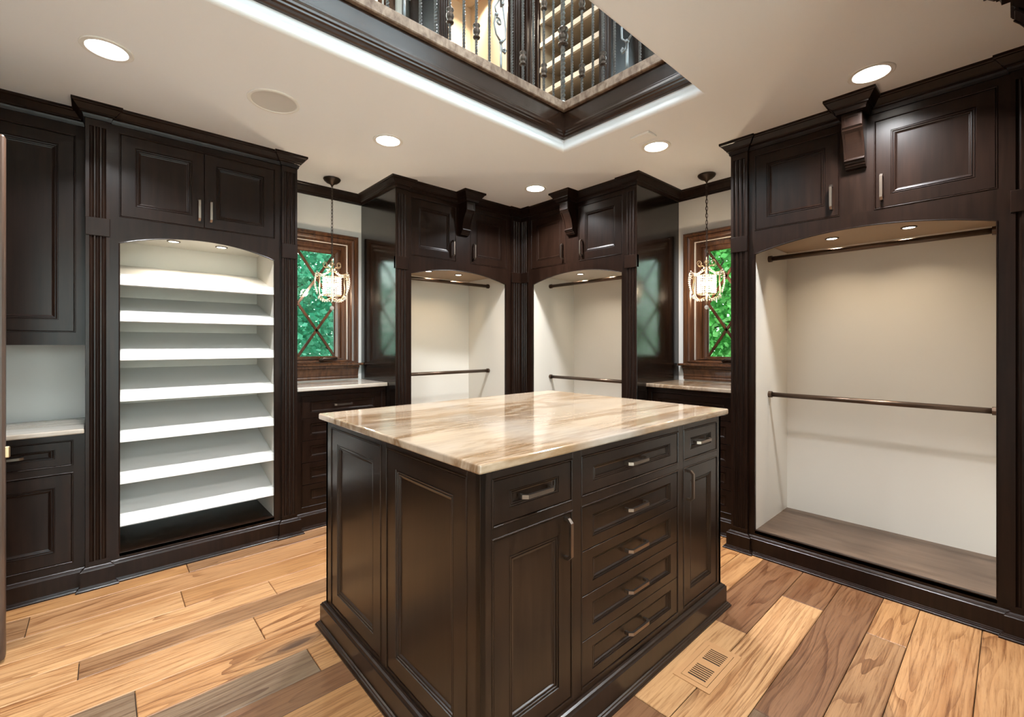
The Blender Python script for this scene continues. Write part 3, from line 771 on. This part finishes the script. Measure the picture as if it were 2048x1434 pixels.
# ---------------------------------------------------------------- ceiling fixtures
def downlight(label, x, y, power=DOWNLIGHT_W, z=ZC):
    T = thing('recessed_light', label, 'ceiling light', (x, y, z), 0, 'recessed ceiling lights')
    m = MB(); m.lathe([(.088, .0005), (.088, -.003), (.085, -.005), (.070, -.005), (.067, -.001), (.066, .0)], 32); m.build('trim_ring', 'white_trim', T, smooth=False)
    m = MB(); m.lathe([(.067, -.0005), (.067, -.003)], 32); m.build('lens', 'lamp_lens', T)
    lamp('AREA', T, (0, 0, -.008), power, WARM, .125, 132)
downlight('recessed ceiling light above the left wall cabinet', .011, 2.537)
downlight('recessed ceiling light between the speaker and the left corner closet', 1.278, 2.535)
downlight('recessed ceiling light in the far corner of the room', 2.535, 2.535)
downlight('recessed ceiling light beside the white ceiling box', 2.556, 1.494)
downlight('recessed ceiling light above the corbel of the wide closet', 2.592, .436)
downlight('recessed ceiling light over the middle of the room, behind the frame edge', 1.28, .43)
downlight('recessed ceiling light straight above the viewer', .01, .43)
for ux, uy, lab in ((.6, 2.6, 'far left'), (2.4, 2.5, 'far right'), (.6, .3, 'near left'), (2.4, .3, 'near right')):  # four unseen lamps added to brighten the upstairs cabinets
    o = downlight('unseen fill light added in the upstairs ceiling, %s of the four' % lab, ux, uy, UPPER_W, 5.3)
T = thing('ceiling_speaker', 'round flush ceiling speaker with beige grille and white rim', 'speaker', (.643, 2.515, ZC))
m = MB(); m.lathe([(.120, .0005), (.120, -.003), (.116, -.006), (.106, -.006), (.103, -.003), (.103, .0)], 40); m.build('rim', 'white_trim', T)
m = MB(); m.lathe([(.103, -.0005), (.103, -.0032)], 40); m.build('grille', 'grille', T)
m = MB(); m.box(-.045, .045, -.062, .062, -.014, 0); o = m.build('ceiling_box', 'box_white', None, bevel=.004, seg=2); o.location = (2.372, 1.47, ZC); tag(o, 'small white rectangular box fixed to the ceiling by the opening', 'detector')

# ---------------------------------------------------------------- floor register
T = thing('floor_register', 'wooden floor vent with two rows of slots set in the boards', 'vent', (1.745, .797, 0))
m = MB()
def ring(mb, x0, x1, y0, y1, ix0, ix1, iy0, iy1, z0, z1):
    mb.loops([rect(x0, x1, y0, y1, z0), rect(x0, x1, y0, y1, z1), rect(ix0, ix1, iy0, iy1, z1), rect(ix0, ix1, iy0, iy1, z0)], closed=True)
ring(m, -.142, .142, -.070, .070, -.120, .120, -.050, .050, 0, .0022); m.build('frame', 'register_wood', T)
m = MB(); m.box(-.1185, .1185, -.0485, .0485, 0, .0006); m.build('shadow_pan', 'dark_gap', T)
gx = (-.098, -.014, .022, .106); gy = .034
m = MB()
for x0, x1, y0, y1 in ((-.1185, gx[0], -.0485, .0485), (gx[1], gx[2], -.0485, .0485), (gx[3], .1185, -.0485, .0485), (gx[0], gx[1], -.0485, -gy), (gx[0], gx[1], gy, .0485), (gx[2], gx[3], -.0485, -gy), (gx[2], gx[3], gy, .0485)):
    m.box(x0, x1, y0, y1, .0006, .0030)
m.build('inner_frame', 'register_wood', T)
SL = MB(); SL.box(-.0026, .0026, -gy, gy, .0006, .0028); SLM = SL.mesh('slat'); SLM.materials.append(MAT['register_wood'])
for k in range(7): inst('slat', SLM, T, (gx[0]+(k+.95)*.0118, 0, 0)); inst('slat', SLM, T, (gx[2]+(k+.95)*.0118, 0, 0))

# ---------------------------------------------------------------- open door at the left edge
T = thing('door_1', 'tall brown wood door standing open at the left edge', 'door', (-1.06, 2.65, 0)); T['kind'] = 'structure'
m = MB(); m.box(0, .773, 0, .042, .010, 2.072); m.build('door_slab', 'door_wood', T, bevel=.008, seg=2)
m = MB(); m.box(.760, .785, .012, .030, .80, .845); m.build('latch', 'brass', T, bevel=.003)
m = MB(); m.tube([(.70, .0, .822), (.70, -.045, .822)], .010, 10); m.ball((.70, -.055, .822), .026, 14, 10); m.build('knob', 'brass', T, smooth=True)

# ---------------------------------------------------------------- opening fascia, nosing
def inner_path(o=0): return [(HX0+o, HY0+o), (HX0+o, HY1-o), (HX1-o, HY1-o), (HX1-o, HY0+o)]
# walking this way round keeps the outward normal pointing into the hole
FAS = [(-.004, 2.715), (.016, 2.715), (.016, 2.628), (.020, 2.624), (.020, 2.616), (.026, 2.610), (.030, 2.598), (.036, 2.592), (.036, 2.582), (.030, 2.576), (.030, 2.568), (.024, 2.562), (.022, 2.552), (.012, 2.548), (-.004, 2.548)]
pth = inner_path()
m = MB(); m.sweep(pth, FAS, closed=True); struct(m.build('trim_3', 'walnut_fascia'), 'polished walnut fascia moulding lining the ceiling opening', 'moulding')
m = MB(); m.sweep(pth, [(-.16, 2.768), (.036, 2.768), (.040, 2.764), (.040, 2.718), (.036, 2.714), (-.004, 2.714), (-.004, 2.721), (-.16, 2.721)], closed=True)
struct(m.build('trim_4', 'nosing_wood'), 'rough-sawn brown landing board along the edge of the opening', 'moulding')

# ---------------------------------------------------------------- iron balustrade
RB = thing('balustrade', 'wrought iron balustrade with twisted balusters around the ceiling opening', 'railing', (HX1+.05, HY1+.05, 2.768))
def twisted(h, w, turns, nseg):
    mb = MB(); lps = []
    for i in range(nseg+1):
        t = i/nseg; a = 2*PI*turns*t; lps.append([(w*math.cos(a+PI/4+k*PI/2), w*math.sin(a+PI/4+k*PI/2), h*t) for k in range(4)])
    mb.loops(lps, cap0=True); return mb
BAL = twisted(.90, .0088, 13, 110).mesh('baluster'); BAL.materials.append(MAT['iron'])
KN = MB(); KN.lathe([(.008, -.045), (.019, -.040), (.021, -.034), (.012, -.026), (.017, -.018), (.021, -.004), (.019, .010), (.012, .020), (.021, .028), (.019, .035), (.008, .042)], 10)
KNM = KN.mesh('knuckle', True); KNM.materials.append(MAT['dark_bronze'])
def spiral(c, r0, r1, a0, a1, n=22): return [(c[0]+(r0+(r1-r0)*k/n)*math.cos(a0+(a1-a0)*k/n), 0, c[1]+(r0+(r1-r0)*k/n)*math.sin(a0+(a1-a0)*k/n)) for k in range(n+1)]
SCR = MB()
SCR.tube([(0, 0, 0), (0, 0, .22)], .0075, 6)
SCR.tube([(-.0, 0, .20), (.012, 0, .17), (.030, 0, .165), (.034, 0, .180), (.022, 0, .190)], [.006, .006, .007, .009, .011], 6)
SCR.tube([(0, 0, .215), (-.035, 0, .245), (-.052, 0, .30), (-.040, 0, .345)]+spiral((-.018, .325), .022, .006, 2.2, -4.8), .0058, 6)
SCR.tube([(.004, 0, .215), (.034, 0, .25), (.036, 0, .31), (.022, 0, .38), (.012, 0, .44), (.030, 0, .50)]+spiral((.022, .52), .02, .006, -.8, 5.5), .0058, 6)
SCR.tube([(-.035, 0, .36), (-.045, 0, .40), (-.020, 0, .44)]+spiral((-.030, .455), .016, .005, 0, 5), .0055, 6)
SCR.tube([(0, 0, .42), (0, 0, .90)], .0075, 6)
SCR.ball((-.034, 0, .358), .013, 8, 6); SCR.ball((.0, 0, .218), .013, 8, 6); SCR.ball((.010, 0, .44), .013, 8, 6)
SCRM = SCR.mesh('scroll_baluster', True); SCRM.materials.append(MAT['iron'])
def bar(x, y, kind, rz=0):
    L_ = (x-(HX1+.05), y-(HY1+.05), 0)
    if kind == 's': inst('scroll_baluster', SCRM, RB, L_, (0, 0, rz)); return
    o = inst('baluster', BAL, RB, L_, (0, 0, random.random()*3))
    if kind == 'k': inst('knuckle', KNM, o, (0, 0, .198)); inst('knuckle', KNM, o, (0, 0, .62))
fx = [2.139, 2.051, 1.958, 1.87, 1.781, 1.696, 1.611, 1.519, 1.435, 1.345]
kinds = ['p', 'k', 'p', 'k', 'p', 's', 'p', 'k', 'p', 'k']
x = 1.345-.088; q = 0
while x > HX0-.02:
    fx.append(x); kinds.append(['p', 'p', 's', 'p', 'k', 'p', 'k', 'p'][q % 8]); q += 1; x -= .088
for x, k in zip(fx, kinds): bar(x, HY1+.05, k)
ry = [1.898, 1.817, 1.731, 1.656, 1.573, 1.488, 1.403, 1.315, 1.23, 1.142, 1.055]; rk = ['p', 'k', 'p', 'k', 'p', 's', 'p', 'k', 'p', 'k', 'p']
for y, k in zip(ry, rk): bar(HX1+.05, y, k, PI/2)
m = MB(); m.box(-.032, .032, -.032, .032, 0, .055); m.build('newel_base', 'white_trim', RB, bevel=.004)
nw = twisted(.95, .0165, 8, 90); nw.v = [(a, b2, c2+.05) for a, b2, c2 in nw.v]; no = nw.build('newel_post', 'iron', RB)
NK = MB(); NK.lathe([(.012, .425), (.033, .432), (.034, .442), (.020, .452), (.030, .465), (.036, .485), (.032, .505), (.020, .520), (.034, .530), (.033, .540), (.012, .548)], 12); NK.build('knuckle', 'dark_bronze', no, smooth=True)
m = MB(); m.box(HX0-.05-(HX1+.05), .035, -.03, .03, .89, .935); m.box(-.03, .03, HY0-(HY1+.05), -.03, .89, .935); m.build('handrail', 'walnut_trim', RB, bevel=.008)

# ---------------------------------------------------------------- upstairs cabinets
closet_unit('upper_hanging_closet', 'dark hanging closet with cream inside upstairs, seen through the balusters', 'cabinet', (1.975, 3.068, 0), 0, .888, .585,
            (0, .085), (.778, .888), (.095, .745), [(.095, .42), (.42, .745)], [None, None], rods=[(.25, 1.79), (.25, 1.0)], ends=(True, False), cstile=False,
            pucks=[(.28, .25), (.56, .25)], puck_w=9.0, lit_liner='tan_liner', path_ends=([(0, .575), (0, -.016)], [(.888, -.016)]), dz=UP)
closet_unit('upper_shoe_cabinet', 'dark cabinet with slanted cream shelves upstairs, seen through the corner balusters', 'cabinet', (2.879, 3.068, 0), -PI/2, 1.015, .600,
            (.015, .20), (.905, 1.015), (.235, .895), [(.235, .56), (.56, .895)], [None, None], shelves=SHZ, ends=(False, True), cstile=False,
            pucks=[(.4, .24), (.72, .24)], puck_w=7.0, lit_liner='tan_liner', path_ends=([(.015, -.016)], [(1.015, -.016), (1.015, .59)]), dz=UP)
def plain_window(name, label, loc, rz, x0, x1, z0, z1):
    T = thing(name, label, 'window', loc, rz); T['kind'] = 'structure'
    mb = MB(); mb.front(x0-.10, x1+.10, z0-.10, z1+.10, 0, [(0, .002), (0, -.022), (.02, -.026), (.05, -.015), (.098, -.012), (.10, .03), (.125, .03), (.13, .05)]); mb.f.pop(); mb.build('casing', 'walnut_trim', T)
    g = MB(); g.box(x0, x1, .055, .060, z0, z1); g.build('pane', 'glass', T)
    for k in (1, 2):
        b_ = MB(); x = x0+(x1-x0)*k/3; b_.box(x-.012, x+.012, .04, .054, z0, z1); b_.build('mullion', 'walnut_trim', T)
plain_window('window_3', 'brown framed window upstairs at the left of the balusters', (0, WY, 0), 0, .98, 1.80, 3.45, 4.75)
plain_window('window_4', 'brown framed window upstairs at the right of the balusters', (WX, 0, 0), -PI/2, -1.86, -1.02, 3.45, 4.75)

# ---------------------------------------------------------------- garden trees outside the windows
g = MB(); g.box(-14, 18, -14, 18, -.5, -.40); struct(g.build('ground', 'ground'), 'green ground outside the house', 'ground')
g = MB(); g.box(-6, 8, -9, NY-.15, -.41, -.12); struct(g.build('bounce_terrace', 'bounce_stone'), 'pale slab added outside behind the viewer to bounce daylight indoors', 'ground')  # pale unseen slab added to bounce daylight up to the ceiling
def tree(label, x, y, h, rx, ry, n, mat, seed, zlo=.1, tx=0, ty=0):
    rnd = random.Random(seed)
    T = thing('tree', label, 'tree', (x, y, -.4))
    m = MB(); m.tube([(tx, ty, 0), (tx+.05, ty+.02, h*.3), (tx*.8-.04, ty*.8+.06, h*.6), (tx*.6+.02, ty*.6, h*.95)], [.13, .10, .07, .02], 8); m.build('trunk', 'bark', T, smooth=True)
    for k in range(9):
        a = rnd.random()*6.28; z = h*(.15+.08*k); l = .5+.5*rnd.random()
        m = MB(); m.tube([(tx, ty, z), (tx*.5+rx*.5*l*math.cos(a), ty*.5+ry*.5*l*math.sin(a), z+.15), (rx*.9*l*math.cos(a), ry*.9*l*math.sin(a), z+.35+.2*rnd.random())], [.035, .022, .008], 5); m.build('branch', 'bark', T)
    m = MB(); cl = [(rnd.uniform(-rx, rx), rnd.uniform(-ry, ry), rnd.uniform(zlo, h), rnd.uniform(.18, .42)) for _ in range(n//60)]
    for cx, cy, cz, cr in cl:
        for _ in range(60):
            p = Vector((cx+rnd.gauss(0, cr), cy+rnd.gauss(0, cr), cz+rnd.gauss(0, cr*.7)))
            if abs(p.x) > rx+.45 or abs(p.y) > ry+.45 or (x+p.x < WX+.45 and y+p.y < WY+.45): continue
            d = Vector((rnd.gauss(0, 1), rnd.gauss(0, 1), rnd.gauss(-.3, .6))).normalized(); s = rnd.uniform(.045, .09)*(1.7 if y > 7 or x > 7 else 1)
            q = d.orthogonal().normalized(); q.rotate(Matrix.Rotation(rnd.random()*6.28, 3, d))
            u = d*s; w = q*s*.36
            m.quad(tuple(p), tuple(p+u*.5+w), tuple(p+u), tuple(p+u*.5-w))
    me = bpy.data.meshes.new('foliage'); me.from_pydata([tuple(v) for v in m.v], [], m.f); me.materials.append(MAT[mat])
    fo = bpy.data.objects.new('foliage', me); COL.objects.link(fo); fo.parent = T; fo['kind'] = 'stuff'
tree('blue-green leafy tree outside the left window', 1.9, 5.5, 4.6, 1.25, .5, 42000, 'leaf_blue', 3, tx=-1.0, ty=.4)
tree('blue-green leafy tree farther back outside the left window', 3.0, 8.6, 5.6, 2.3, .8, 16000, 'leaf_blue', 4, tx=-1.7)
tree('bright green leafy tree outside the right window', 5.6, 2.1, 4.6, .5, 1.25, 42000, 'leaf_green', 5, tx=.4, ty=1.0)
tree('bright green leafy tree farther back outside the right window', 8.6, 3.2, 5.6, .8, 2.3, 16000, 'leaf_green', 6, ty=-1.9)
tree('blue-green leafy tree standing left of the left window', -1.4, 6.5, 4.8, 1.0, .5, 26000, 'leaf_blue', 8, tx=-.7, ty=.3)
tree('bright green leafy tree standing nearer the viewer beyond the right window', 6.5, -1.4, 4.8, .5, 1.0, 26000, 'leaf_green', 9, tx=.3, ty=-.7)
